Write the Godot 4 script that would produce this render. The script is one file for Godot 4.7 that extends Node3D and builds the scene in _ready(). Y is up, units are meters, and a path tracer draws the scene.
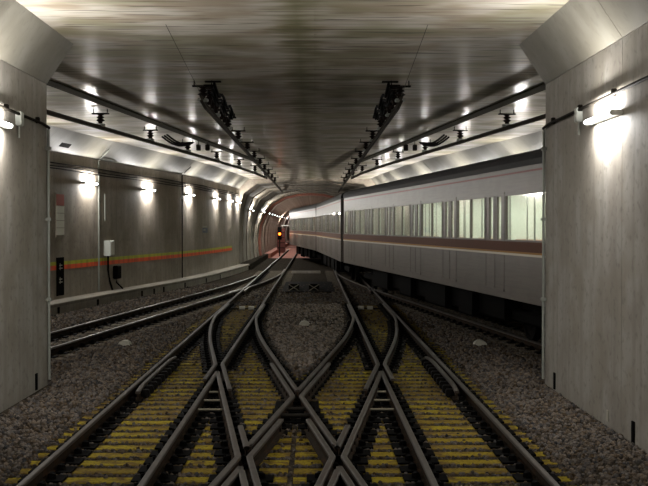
extends Node3D
# A subway junction seen from a platform end. y is up, the rail heads lie at y = 0, the tracks run along -z; d below means distance along -z.

const AX := -0.24            # the junction is symmetric about x = AX
const CAM_Y := 2.38
const FOC := 1050.0          # focal length in pixels of the 648 x 486 frame
const CEIL := 5.23
const PITCH := 0.39          # spacing of the turnout sleepers
const FLANGE := 0.118        # running rail to check rail, centre to centre

var M := {}
var used := {}
var rng := RandomNumberGenerator.new()

# ------------------------------------------------------------------ mesh building
class MB:
	var v := PackedVector3Array()
	var n := PackedVector3Array()
	func tri(a: Vector3, b: Vector3, c: Vector3) -> void:
		var m := (b - a).cross(c - a).normalized()
		v.append(a); v.append(c); v.append(b)
		n.append(m); n.append(m); n.append(m)
	func quad(a: Vector3, b: Vector3, c: Vector3, d: Vector3) -> void:
		tri(a, b, c); tri(a, c, d)
	func squad(a: Vector3, b: Vector3, c: Vector3, d: Vector3, na: Vector3, nb: Vector3, nc: Vector3, nd: Vector3) -> void:
		v.append_array(PackedVector3Array([a, b, c, a, c, d]))
		n.append_array(PackedVector3Array([na, nb, nc, na, nc, nd]))
	func box(c: Vector3, s: Vector3, bs := Basis()) -> void:
		var h := s * 0.5
		var p: Array[Vector3] = []
		for k in 8:
			p.append(c + bs * Vector3(h.x * (1 if k & 1 else -1), h.y * (1 if k & 2 else -1), h.z * (1 if k & 4 else -1)))
		quad(p[0], p[2], p[3], p[1]); quad(p[4], p[5], p[7], p[6])
		quad(p[0], p[4], p[6], p[2]); quad(p[1], p[3], p[7], p[5])
		quad(p[0], p[1], p[5], p[4]); quad(p[2], p[6], p[7], p[3])
	# a box whose long edges (along local z) are chamfered
	func cbox(c: Vector3, s: Vector3, ch: float, bs := Basis()) -> void:
		var h := s * 0.5
		var pr := [Vector2(-h.x + ch, -h.y), Vector2(h.x - ch, -h.y), Vector2(h.x, -h.y + ch), Vector2(h.x, h.y - ch), Vector2(h.x - ch, h.y), Vector2(-h.x + ch, h.y), Vector2(-h.x, h.y - ch), Vector2(-h.x, -h.y + ch)]
		var a: Array[Vector3] = []
		var b: Array[Vector3] = []
		for q in pr:
			a.append(c + bs * Vector3(q.x, q.y, h.z))
			b.append(c + bs * Vector3(q.x, q.y, -h.z))
		for k in 8:
			var j := (k + 1) % 8
			quad(a[k], b[k], b[j], a[j])
		for k in range(1, 7):
			tri(a[0], a[k], a[k + 1]); tri(b[0], b[k + 1], b[k])
	# a profile (x to the right of travel, y up) swept along a path, frames upright
	func sweep(prof: Array, path: Array, closed := true, caps := true) -> void:
		var rings := []
		for k in path.size():
			var p: Vector3 = path[k]
			var t: Vector3 = (path[min(k + 1, path.size() - 1)] - path[max(k - 1, 0)])
			t.y = 0
			t = t.normalized()
			var r := t.cross(Vector3.UP).normalized()
			var ring: Array[Vector3] = []
			for q in prof:
				ring.append(p + r * q.x + Vector3.UP * q.y)
			rings.append(ring)
		var m := prof.size()
		for k in range(path.size() - 1):
			for j in (m if closed else m - 1):
				var i := (j + 1) % m
				quad(rings[k][j], rings[k][i], rings[k + 1][i], rings[k + 1][j])
		if caps and closed:
			for e in [0, path.size() - 1]:
				var idx := Geometry2D.triangulate_polygon(PackedVector2Array(prof))
				for k in range(0, idx.size(), 3):
					tri(rings[e][idx[k]], rings[e][idx[k + 1]], rings[e][idx[k + 2]])
	func tube(path: Array, r: float, sides := 8) -> void:
		var rings := []
		var nrm := []
		for k in path.size():
			var p: Vector3 = path[k]
			var t: Vector3 = (path[min(k + 1, path.size() - 1)] - path[max(k - 1, 0)]).normalized()
			var up := Vector3.UP if abs(t.y) < 0.95 else Vector3.RIGHT
			var a := t.cross(up).normalized()
			var b := a.cross(t).normalized()
			var ring: Array[Vector3] = []
			var nn: Array[Vector3] = []
			for j in sides:
				var w := TAU * j / sides
				var o := a * cos(w) + b * sin(w)
				nn.append(o)
				ring.append(p + o * r)
			rings.append(ring); nrm.append(nn)
		for k in range(path.size() - 1):
			for j in sides:
				var i := (j + 1) % sides
				squad(rings[k][j], rings[k][i], rings[k + 1][i], rings[k + 1][j], nrm[k][j], nrm[k][i], nrm[k + 1][i], nrm[k + 1][j])
		for e in [0, path.size() - 1]:
			for j in range(1, sides - 1):
				if e == 0:
					tri(rings[e][0], rings[e][j + 1], rings[e][j])
				else:
					tri(rings[e][0], rings[e][j], rings[e][j + 1])
	# profile of (radius, height) turned about local y
	func lathe(prof: Array, at: Vector3, bs := Basis(), sides := 12) -> void:
		for k in range(prof.size() - 1):
			for j in sides:
				var a := TAU * j / sides
				var b := TAU * (j + 1) / sides
				var p0: Vector2 = prof[k]
				var p1: Vector2 = prof[k + 1]
				var q := [Vector3(cos(a) * p0.x, p0.y, sin(a) * p0.x), Vector3(cos(b) * p0.x, p0.y, sin(b) * p0.x), Vector3(cos(b) * p1.x, p1.y, sin(b) * p1.x), Vector3(cos(a) * p1.x, p1.y, sin(a) * p1.x)]
				quad(at + bs * q[3], at + bs * q[2], at + bs * q[1], at + bs * q[0])
	func mesh(mat: Material) -> ArrayMesh:
		var arr := []
		arr.resize(Mesh.ARRAY_MAX)
		arr[Mesh.ARRAY_VERTEX] = v
		arr[Mesh.ARRAY_NORMAL] = n
		var am := ArrayMesh.new()
		am.add_surface_from_arrays(Mesh.PRIMITIVE_TRIANGLES, arr)
		am.surface_set_material(0, mat)
		return am

func numbered(called: String) -> String:
	if not used.has(called):
		used[called] = 0
		return called
	used[called] += 1
	return "%s_%03d" % [called, used[called]]

func tag(o: Node, label: String, category: String, group := "", kind := "") -> void:
	o.set_meta("label", label)
	o.set_meta("category", category)
	if group:
		o.set_meta("group", group)
	if kind:
		o.set_meta("kind", kind)

func thing(called: String, label: String, category: String, at := Vector3.ZERO, turn := 0.0, group := "", kind := "") -> Node3D:
	var o := Node3D.new()
	o.name = numbered(called)
	add_child(o)
	o.position = at
	o.rotation.y = turn
	tag(o, label, category, group, kind)
	return o

func single(called: String, mb: MB, mat: Material, label: String, category: String, at := Vector3.ZERO, turn := 0.0, group := "", kind := "") -> MeshInstance3D:
	var o := MeshInstance3D.new()
	o.name = numbered(called)
	o.mesh = mb.mesh(mat)
	add_child(o)
	o.position = at
	o.rotation.y = turn
	tag(o, label, category, group, kind)
	return o

func part(called: String, mb: MB, mat: Material, parent: Node3D, at := Vector3.ZERO) -> MeshInstance3D:
	var o := MeshInstance3D.new()
	o.name = called
	o.mesh = mb.mesh(mat)
	parent.add_child(o, true)
	o.position = at
	return o

func mpart(called: String, mesh: Mesh, parent: Node3D, xf: Transform3D) -> MeshInstance3D:
	var o := MeshInstance3D.new()
	o.name = called
	o.mesh = mesh
	parent.add_child(o, true)
	o.transform = xf
	return o

# ------------------------------------------------------------------ geometry of the place
func at_px(x: float, y: float, d: float) -> Vector3:      # a pixel seen at distance d
	return Vector3((x - 314.0) * d / FOC, CAM_Y + (227.0 - y) * d / FOC, -d)
func mir(x: float, s: int) -> float:                     # s = 1: the striped wall's side, s = -1: the train's side
	return x if s > 0 else 2.0 * AX - x
func ease_to(x0: float, slope: float, t: float, target: float) -> float:   # straight, then a curve that ends parallel at target
	var run: float = 2.0 * abs(target - x0) / abs(slope)
	if t >= run:
		return target
	return x0 + slope * t - slope * t * t / (2.0 * run)
const R1 := -2.72
const R2 := -1.6
func r1(_d: float) -> float:
	return R1
func r2(_d: float) -> float:
	return R2
func p(d: float) -> float:
	return AX + 0.125 * (d - 15.3) if d < 21.0 else ease_to(AX + 0.125 * 5.7, 0.125, d - 21.0, 2 * AX - R2)
func s_(d: float) -> float:
	return 2 * AX - p(d)
func t_(d: float) -> float:
	return -0.79 - 0.125 * (d - 10.9) if d < 21.0 else ease_to(-0.79 - 0.125 * 10.1, -0.125, d - 21.0, R1)
func f3(d: float) -> float:
	return -5.94 + 0.125 * (d - 23.8) if d < 40.0 else ease_to(-3.915, 0.125, d - 40.0, R1)
func n3(d: float) -> float:
	return f3(d) + 1.12
func wall_x(d: float) -> float:                           # inner face of the outer wall
	var k := [[-2.0, -11.9], [22.0, -8.96], [31.2, -7.81], [35.0, -7.27], [40.3, -6.41], [45.0, -5.7], [49.0, -5.27], [53.0, -4.95], [58.0, -4.6], [62.0, -4.42], [70.0, -4.4]]
	for i in range(k.size() - 1):
		if d <= k[i + 1][0] or i == k.size() - 2:
			return lerpf(k[i][1], k[i + 1][1], (d - k[i][0]) / (k[i + 1][0] - k[i][0]))
	return -4.4
func div_x(s: int) -> float:                             # inner face of the dividing wall
	return -4.17 if s > 0 else 3.63
func wall_turn(d: float) -> float:                        # heading of that wall: yaw of a thing whose -z runs along it
	return atan2(-(wall_x(d + 0.5) - wall_x(d - 0.5)), 1.0)
func off_curve(d: float) -> float:
	return 0.0 if d < 55.0 else -0.00225 * (d - 55.0) * (d - 55.0)
func train_x(d: float) -> float:                          # centre of the track the train is on
	return mir(f3(d) + 0.56, -1) + off_curve(d)
func ground(x: float, d: float) -> float:
	var c: float = absf(x - AX)
	var h := -0.172
	var island: float = (p(d) - AX) - 0.22
	if d > 17.0 and c < island + 0.12:
		h = lerpf(-0.172, -0.125, smoothstep(-0.12, 0.2, island - c) * smoothstep(17.0, 20.0, d))
	if d > 34.0:
		h = -0.168
	if c > 2.68:
		var out := smoothstep(2.68, 3.5, c)
		if d < 17.0:
			h = lerpf(-0.172, -0.09, out)
		else:
			h = lerpf(-0.172, lerpf(-0.09, -0.14, smoothstep(17.0, 22.0, d)), out)
			var f: float = absf((mir(x, -1) if x > AX else x) - (f3(d) + 0.56))
			if f < 1.3:
				h = minf(h, lerpf(-0.2, h, smoothstep(0.9, 1.3, f)))
	return h

# ------------------------------------------------------------------ materials
func mat(color: Color, rough := 0.8, metal := 0.0) -> StandardMaterial3D:
	var m := StandardMaterial3D.new()
	m.albedo_color = color
	m.roughness = rough
	m.metallic = metal
	return m
func field(sd: int, freq: float, kx: int, ky: int, oct := 4, size := 512) -> PackedByteArray:   # tiling noise stretched kx, ky times
	var f := FastNoiseLite.new()
	f.seed = sd
	f.frequency = freq
	f.fractal_octaves = oct
	f.noise_type = FastNoiseLite.TYPE_SIMPLEX_SMOOTH
	var im := f.get_seamless_image(size / kx, size / ky)
	im.resize(size, size, Image.INTERPOLATE_CUBIC)
	im.convert(Image.FORMAT_L8)
	return im.get_data()
func blend_tex(base: Color, layers: Array, size := 512) -> ImageTexture:    # layers: [field, colour, low, high, strength]
	var im := Image.create(size, size, false, Image.FORMAT_RGB8)
	var data := PackedByteArray()
	data.resize(size * size * 3)
	for k in size * size:
		var c := base
		for l in layers:
			var w: float = clampf((l[0][k] / 255.0 - l[2]) / (l[3] - l[2]), 0.0, 1.0) * l[4]
			c = c.lerp(l[1], w)
		data[k * 3] = int(clampf(c.r, 0, 1) * 255)
		data[k * 3 + 1] = int(clampf(c.g, 0, 1) * 255)
		data[k * 3 + 2] = int(clampf(c.b, 0, 1) * 255)
	im.set_data(size, size, false, Image.FORMAT_RGB8, data)
	return ImageTexture.create_from_image(im)
func bump_tex(a: PackedByteArray, b: PackedByteArray, mixw: float, strength: float, size := 512) -> ImageTexture:
	var data := PackedByteArray()
	data.resize(size * size)
	for k in size * size:
		data[k] = int(lerpf(a[k], b[k], mixw))
	var im := Image.create_from_data(size, size, false, Image.FORMAT_L8, data)
	im.convert(Image.FORMAT_RGBA8)
	im.bump_map_to_normal_map(strength)
	return ImageTexture.create_from_image(im)
func tri_mat(tex: Texture2D, scale: Vector3, rough: float, normal: Texture2D = null, ns := 1.0, metal := 0.0, tint := Color.WHITE) -> StandardMaterial3D:
	var m := mat(tint, rough, metal)
	m.albedo_texture = tex
	m.uv1_triplanar = true
	m.uv1_world_triplanar = true
	m.uv1_scale = scale
	m.uv1_triplanar_sharpness = 6.0
	if normal:
		m.normal_enabled = true
		m.normal_texture = normal
		m.normal_scale = ns
	return m

func make_materials() -> void:
	var fine := field(1, 0.05, 1, 1, 4)
	var blotch := field(2, 0.008, 1, 1, 4)
	var drip := field(3, 0.02, 1, 32, 3)          # streaks along v (down a wall)
	var drip2 := field(4, 0.06, 1, 8, 3)
	var cross := field(5, 0.03, 16, 1, 4)         # streaks along u (across the ceiling)
	var cross2 := field(6, 0.06, 8, 1, 4)
	var big := field(7, 0.005, 1, 1, 3)
	# walls: grey-brown concrete with vertical water streaks
	var wall_t := blend_tex(Color(0.55, 0.535, 0.505), [[drip, Color(0.43, 0.41, 0.38), 0.45, 0.8, 0.5], [drip2, Color(0.62, 0.60, 0.56), 0.5, 0.85, 0.12], [blotch, Color(0.46, 0.435, 0.40), 0.4, 0.75, 0.6], [big, Color(0.47, 0.445, 0.40), 0.4, 0.7, 0.6], [fine, Color(0.30, 0.28, 0.25), 0.6, 0.9, 0.4]])
	var wall_n := bump_tex(fine, blotch, 0.5, 2.0)
	M.wall = tri_mat(wall_t, Vector3(0.25, 0.25, 0.25), 0.7, wall_n, 0.12)
	M.wall_dark = tri_mat(wall_t, Vector3(0.2, 0.2, 0.2), 0.7, wall_n, 0.15, 0.0, Color(1.0, 0.97, 0.94))
	M.tunnel = tri_mat(wall_t, Vector3(0.2, 0.2, 0.2), 0.75, wall_n, 0.2, 0.0, Color(0.92, 0.89, 0.84))
	M.slab = tri_mat(wall_t, Vector3(0.2, 0.2, 0.2), 0.85, wall_n, 0.2, 0.0, Color(0.85, 0.83, 0.79))
	# ceiling: smooth concrete with marks of the shuttering boards running across, brown and green stains
	var stain := PackedByteArray()                    # a long greenish damp stain over the middle line
	stain.resize(512 * 512)
	for k in 512 * 512:
		var du: float = absf(fposmod((k % 512) / 512.0 + 0.03 + 0.5, 1.0) - 0.5)
		stain[k] = int(clampf(1.15 - du / 0.045 + (blotch[k] / 255.0 - 0.5) * 1.6 + (cross[k] / 255.0 - 0.5), 0.0, 1.0) * 255)
	var ceil_t := blend_tex(Color(0.63, 0.61, 0.57), [[cross, Color(0.43, 0.395, 0.35), 0.42, 0.75, 0.38], [cross2, Color(0.69, 0.67, 0.63), 0.5, 0.85, 0.4], [blotch, Color(0.45, 0.395, 0.32), 0.42, 0.72, 0.55], [big, Color(0.43, 0.42, 0.32), 0.45, 0.75, 0.6], [stain, Color(0.34, 0.33, 0.22), 0.0, 1.0, 0.75], [cross2, Color(0.22, 0.195, 0.165), 0.70, 0.80, 0.6]])
	var ceil_n := bump_tex(cross, cross2, 0.45, 3.0)
	M.ceiling = tri_mat(ceil_t, Vector3(0.12, 0.2, 0.22), 0.6, ceil_n, 0.08)
	M.ceiling.metallic_specular = 0.2
	M.ceiling.clearcoat_enabled = true
	M.ceiling.clearcoat = 0.14
	M.ceiling.clearcoat_roughness = 0.15
	var plain_t := blend_tex(Color(0.55, 0.54, 0.51), [[blotch, Color(0.45, 0.43, 0.39), 0.4, 0.75, 0.6], [big, Color(0.46, 0.44, 0.40), 0.4, 0.7, 0.6], [fine, Color(0.36, 0.34, 0.31), 0.6, 0.9, 0.35]])
	M.haunch = tri_mat(plain_t, Vector3(0.2, 0.2, 0.2), 0.5, wall_n, 0.15, 0.0, Color(0.86, 0.86, 0.84))
	# ground
	var pebble := field(8, 0.09, 1, 1, 2)
	var ball_t := blend_tex(Color(0.19, 0.17, 0.145), [[pebble, Color(0.07, 0.06, 0.05), 0.5, 0.7, 0.9], [fine, Color(0.27, 0.24, 0.21), 0.55, 0.8, 0.6], [blotch, Color(0.22, 0.20, 0.15), 0.4, 0.8, 0.6]])
	M.ground = tri_mat(ball_t, Vector3(0.55, 0.55, 0.55), 0.95, bump_tex(pebble, fine, 0.5, 6.0), 1.0)
	M.stone = mat(Color.WHITE, 0.92)
	M.stone.vertex_color_use_as_albedo = true
	# sleepers: yellow synthetic wood, dirt in patches
	var grain := field(9, 0.05, 12, 1, 4)
	M.sleeper = []
	for k in 4:
		var b: Color = [Color(0.47, 0.42, 0.12), Color(0.44, 0.385, 0.12), Color(0.40, 0.345, 0.13), Color(0.34, 0.285, 0.11)][k]
		var t := blend_tex(b, [[grain, Color(0.38, 0.31, 0.09), 0.45, 0.75, 0.7], [blotch, Color(0.28, 0.22, 0.14), 0.5 - 0.03 * k, 0.75, 0.8], [fine, Color(0.17, 0.14, 0.10), 0.60 - 0.02 * k, 0.78, 0.7]])
		M.sleeper.append(tri_mat(t, Vector3(0.6, 0.6, 0.9), 0.7, null, 1.0))
	var grey_t := blend_tex(Color(0.40, 0.38, 0.34), [[fine, Color(0.22, 0.20, 0.17), 0.5, 0.8, 0.7], [blotch, Color(0.30, 0.26, 0.20), 0.45, 0.8, 0.6]])
	M.sleeper_grey = tri_mat(grey_t, Vector3(0.7, 0.7, 0.7), 0.85)
	# steel
	var rust_t := blend_tex(Color(0.155, 0.13, 0.105), [[fine, Color(0.09, 0.07, 0.055), 0.45, 0.8, 0.8], [blotch, Color(0.22, 0.15, 0.10), 0.5, 0.8, 0.6]])
	M.rail_side = tri_mat(rust_t, Vector3(0.8, 0.8, 0.8), 0.75, null, 1.0, 0.2)
	var head_t := blend_tex(Color(0.225, 0.20, 0.17), [[grain, Color(0.155, 0.13, 0.105), 0.4, 0.8, 0.8], [blotch, Color(0.19, 0.145, 0.105), 0.5, 0.8, 0.6]])
	M.rail_head = tri_mat(head_t, Vector3(0.5, 0.5, 0.2), 0.6, null, 1.0, 0.4)
	M.rail_shiny = mat(Color(0.34, 0.32, 0.29), 0.42, 0.8)
	M.iron = mat(Color(0.13, 0.12, 0.105), 0.7, 0.3)
	M.iron_dark = mat(Color(0.07, 0.065, 0.06), 0.75, 0.2)
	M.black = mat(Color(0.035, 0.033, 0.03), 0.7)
	M.galv = mat(Color(0.45, 0.46, 0.43), 0.5)
	M.duct = mat(Color(0.21, 0.20, 0.165), 0.9)
	M.duct.metallic_specular = 0.15
	M.bar = mat(Color(0.20, 0.185, 0.16), 0.7)
	M.bar_pale = mat(Color(0.42, 0.40, 0.34), 0.5, 0.5)
	M.insul = mat(Color(0.10, 0.08, 0.07), 0.35)
	M.white_paint = mat(Color(0.80, 0.80, 0.76), 0.6)
	M.white_dull = mat(Color(0.60, 0.59, 0.54), 0.8)
	M.yellow_band = tri_mat(blend_tex(Color(0.70, 0.71, 0.14), [[drip, Color(0.55, 0.56, 0.12), 0.45, 0.8, 0.7]]), Vector3(0.25, 0.25, 0.25), 0.55)
	M.orange_band = tri_mat(blend_tex(Color(0.93, 0.34, 0.11), [[drip, Color(0.74, 0.26, 0.09), 0.45, 0.8, 0.7]]), Vector3(0.25, 0.25, 0.25), 0.55)
	M.pink = mat(Color(0.62, 0.30, 0.25), 0.7)
	M.warm_glow_tone = tri_mat(blend_tex(Color(0.60, 0.38, 0.31), [[fine, Color(0.44, 0.27, 0.22), 0.45, 0.8, 0.8]]), Vector3(0.4, 0.4, 0.4), 0.85)  # glow of warm lamps put into the colour of ring and bed
	M.lining_glow_tone = tri_mat(wall_t, Vector3(0.2, 0.2, 0.2), 0.8, wall_n, 0.2, 0.0, Color(0.97, 0.87, 0.82))  # wall concrete with the same warm glow tinted in
	M.box_grey = mat(Color(0.62, 0.63, 0.60), 0.5)
	M.lamp_body = mat(Color(0.78, 0.78, 0.75), 0.5)
	M.tube_glow = mat(Color(1, 1, 1), 0.4)
	M.tube_glow.emission_enabled = true
	M.tube_glow.emission = Color(0.96, 0.98, 1.0)
	M.tube_glow.emission_energy_multiplier = 14.0
	M.amber = mat(Color(1, 0.6, 0.2), 0.4)
	M.amber.emission_enabled = true
	M.amber.emission = Color(1.0, 0.50, 0.16)
	M.amber.emission_energy_multiplier = 3.0
	for k in [M.black, M.iron_dark, M.iron, M.ground, M.stone, M.bar, M.insul, M.rail_side, M.sleeper_grey, M.duct] + M.sleeper:
		k.metallic_specular = 0.08                  # dusty, dull surfaces
	# train
	var brush := blend_tex(Color(0.36, 0.335, 0.305), [[grain, Color(0.31, 0.285, 0.26), 0.4, 0.8, 0.7], [blotch, Color(0.31, 0.275, 0.25), 0.5, 0.8, 0.5]])
	M.car_body = tri_mat(brush, Vector3(0.3, 0.6, 0.3), 0.42, null, 1.0, 0.15)
	M.car_roof = mat(Color(0.06, 0.06, 0.06), 0.7)
	M.car_red = mat(Color(0.42, 0.13, 0.11), 0.5)
	M.car_brown = mat(Color(0.32, 0.155, 0.045), 0.75)
	M.car_gold = mat(Color(0.60, 0.43, 0.17), 0.7)
	M.car_cream = mat(Color(0.76, 0.73, 0.66), 0.45)
	M.car_inside = mat(Color(0.78, 0.80, 0.74), 0.6)
	M.car_floor = mat(Color(0.42, 0.41, 0.38), 0.6)
	M.car_seat = mat(Color(0.55, 0.30, 0.16), 0.85)
	M.bellows = mat(Color(0.22, 0.14, 0.11), 0.8)
	M.frame = mat(Color(0.36, 0.35, 0.33), 0.5, 0.3)
	M.car_light = mat(Color(1, 1, 1), 0.4)
	M.car_light.emission_enabled = true
	M.car_light.emission = Color(0.98, 1.0, 0.92)
	M.car_light.emission_energy_multiplier = 3.0
	M.pane = mat(Color(0.80, 0.86, 0.80, 0.12), 0.06)
	M.pane.transparency = BaseMaterial3D.TRANSPARENCY_ALPHA

# ------------------------------------------------------------------ builders
func wall_path(d0: float, d1: float, s: int, inset := 0.0, step := 2.0) -> Array:
	var a := []
	var k := maxi(1, int(ceil((d1 - d0) / step)))
	for i in k + 1:
		var d := lerpf(d0, d1, float(i) / k)
		a.append(Vector3(mir(wall_x(d) + inset, s), 0, -d))
	return a

# strip of wall between two heights along a path, with thickness outwards (s = 1: to -x)
func wall_strip(mb: MB, path: Array, y0: float, y1: float, thick: float, s: int) -> void:
	var a := -float(s) * thick
	mb.sweep([Vector2(0, y0), Vector2(0, y1), Vector2(a, y1), Vector2(a, y0)], path)

var lamp_mesh := {}
func wall_lamp(pos: Vector3, turn: float, s: int, label: String, group: String, energy := 1.0, shade := true) -> void:
	# pos is on the wall face; local +x points out of the wall for s = 1, -x for s = -1; the tube lies along local z
	if lamp_mesh.is_empty():
		var b := MB.new()
		b.cbox(Vector3(0.03, 0, 0), Vector3(0.06, 0.05, 1.24), 0.012)
		lamp_mesh.body = b.mesh(M.lamp_body)
		b = MB.new()
		b.cbox(Vector3(0.075, 0, 0), Vector3(0.15, 0.065, 0.035), 0.02)
		lamp_mesh.cap = b.mesh(M.lamp_body)
		b = MB.new()
		b.tube([Vector3(0.12, 0, -0.57), Vector3(0.12, 0, 0.57)], 0.03, 12)
		lamp_mesh.tube = b.mesh(M.tube_glow)
		b = MB.new()
		b.cbox(Vector3(0.04, 0.17, -1.3), Vector3(0.08, 0.20, 0.14), 0.015)
		b.tube([Vector3(0.03, 0.08, -1.3), Vector3(0.03, -0.10, -1.3)], 0.016, 6)
		lamp_mesh.box = b.mesh(M.box_grey)
	var o := thing("wall_lamp", label, "lamp", pos, turn, group)
	var fl := Transform3D(Basis.from_scale(Vector3(s, 1, 1)), Vector3.ZERO)
	mpart("housing", lamp_mesh.body, o, fl)
	for e in [-1, 1]:
		mpart("end_cap", lamp_mesh.cap, o, Transform3D(fl.basis, Vector3(0, 0, e * 0.6)))
	mpart("lamp_tube", lamp_mesh.tube, o, fl)
	if shade:
		mpart("junction_box", lamp_mesh.box, o, fl)
	for e in [-1, 0, 1]:                                 # the tube shines up, out and down
		var l := AreaLight3D.new()
		l.area_size = Vector2(0.06, 1.12)
		l.light_color = Color(1.0, 0.985, 0.965)
		l.light_energy = energy * (TUBE_E if e == 0 else LAMP_E)
		l.area_range = 60
		l.area_attenuation = 2.0
		l.shadow_enabled = true
		if e == 0:
			l.transform = Transform3D(Basis(Vector3(0, -s, 0), Vector3(0, 0, 1), Vector3(-s, 0, 0)), Vector3(s * 0.155, 0, 0))
		else:
			l.transform = Transform3D(Basis(Vector3.RIGHT, e * PI / 2), Vector3(s * 0.12, e * 0.034, 0))
		o.add_child(l)

const HEAD := [Vector2(-0.0325, -0.034), Vector2(-0.0325, -0.008), Vector2(-0.022, 0.0), Vector2(0.022, 0.0), Vector2(0.0325, -0.008), Vector2(0.0325, -0.034)]
const FOOT := [Vector2(-0.0635, -0.153), Vector2(-0.0635, -0.143), Vector2(-0.010, -0.125), Vector2(-0.010, -0.045), Vector2(-0.03, -0.034), Vector2(0.03, -0.034), Vector2(0.010, -0.045), Vector2(0.010, -0.125), Vector2(0.0635, -0.143), Vector2(0.0635, -0.153)]
var clip_mesh: ArrayMesh
func trace(fn: Callable, d0: float, d1: float, off := 0.0, step := 0.8) -> Array:
	var a := []
	var k := maxi(1, int(ceil(absf(d1 - d0) / step)))
	for i in k + 1:
		var d := lerpf(d0, d1, float(i) / k)
		a.append(Vector2(fn.call(d) + off, d))
	return a
func rail(called: String, pts: Array, s: int, label: String, category: String, group := "", clips := []) -> Node3D:
	var path := []
	for q in pts:
		if path.is_empty() or (path[-1] - Vector3(mir(q.x, s), 0, -q.y)).length() > 0.02:
			path.append(Vector3(mir(q.x, s), 0, -q.y))
	var base: Vector3 = path[0]
	base.y = -0.153
	for i in path.size():
		path[i] -= base
		path[i].y = 0.153
	var o := thing(called, label, category, base, 0, group)
	var a := MB.new()
	a.sweep(HEAD, path)
	part("rail_head", a, M.rail_shiny if called == "worn_rail" else M.rail_head, o)
	a = MB.new()
	a.sweep(FOOT, path)
	part("rail_web_and_foot", a, M.rail_side, o)
	if clip_mesh == null:
		var c := MB.new()
		c.box(Vector3(0, -0.150, 0), Vector3(0.44, 0.022, 0.26))
		for e in [-1, 1]:
			c.cbox(Vector3(e * 0.085, -0.112, 0), Vector3(0.06, 0.055, 0.09), 0.015)
			c.lathe([Vector2(0.0, 0.05), Vector2(0.022, 0.045), Vector2(0.024, 0.0)], Vector3(e * 0.115, -0.135, 0.03), Basis(), 6)
		clip_mesh = c.mesh(M.black)
	for d in clips:
		for i in range(path.size() - 1):
			var za: float = path[i].z + base.z
			var zb: float = path[i + 1].z + base.z
			if (za + d) * (zb + d) <= 0 and za != zb:
				var q: Vector3 = path[i].lerp(path[i + 1], (-d - za) / (zb - za))
				mpart("rail_fastening", clip_mesh, o, Transform3D(Basis(), q))
				break
	return o
func rows(d0: float, d1: float, pitch := PITCH) -> Array:
	var a := []
	var k := int(ceil(d0 / pitch))
	while k * pitch < d1:
		a.append(k * pitch)
		k += 1
	return a
func meet(a: Callable, ao: float, b: Callable, bo: float, lo: float, hi: float) -> float:   # where a + ao = b + bo
	var fl: float = a.call(lo) + ao - b.call(lo) - bo
	for i in 40:
		var m := (lo + hi) / 2
		var fm: float = a.call(m) + ao - b.call(m) - bo
		if fm * fl > 0:
			lo = m
		else:
			hi = m
	return lo

const LAMP_E := 9.0
const TUBE_E := 7.5

func _ready() -> void:
	rng.seed = 7
	# ---------------------------------------------------------------- camera, environment, exposure
	var cam := Camera3D.new()
	cam.name = "camera"
	cam.position = Vector3(0, CAM_Y, 0)
	cam.rotation = Vector3(-atan(16.0 / FOC), -atan(10.0 / FOC), 0)
	cam.fov = rad_to_deg(2.0 * atan(243.0 / FOC))
	cam.near = 0.05
	cam.far = 400
	add_child(cam)
	cam.current = true
	var env := Environment.new()
	env.background_mode = Environment.BG_COLOR
	env.background_color = Color(0, 0, 0)
	env.ambient_light_source = Environment.AMBIENT_SOURCE_DISABLED
	env.tonemap_mode = Environment.TONE_MAPPER_LINEAR
	env.tonemap_exposure = 1.0
	env.sdfgi_enabled = true
	env.ssao_enabled = true
	env.ssil_enabled = true
	var we := WorldEnvironment.new()
	we.name = "environment"
	we.environment = env
	add_child(we)
	make_materials()
	build_shell()
	build_tunnel()
	build_track()
	build_train()
	build_catenary()
	build_lamps()
	build_wall_fittings()
	build_small_things()
	build_ballast()

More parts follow.
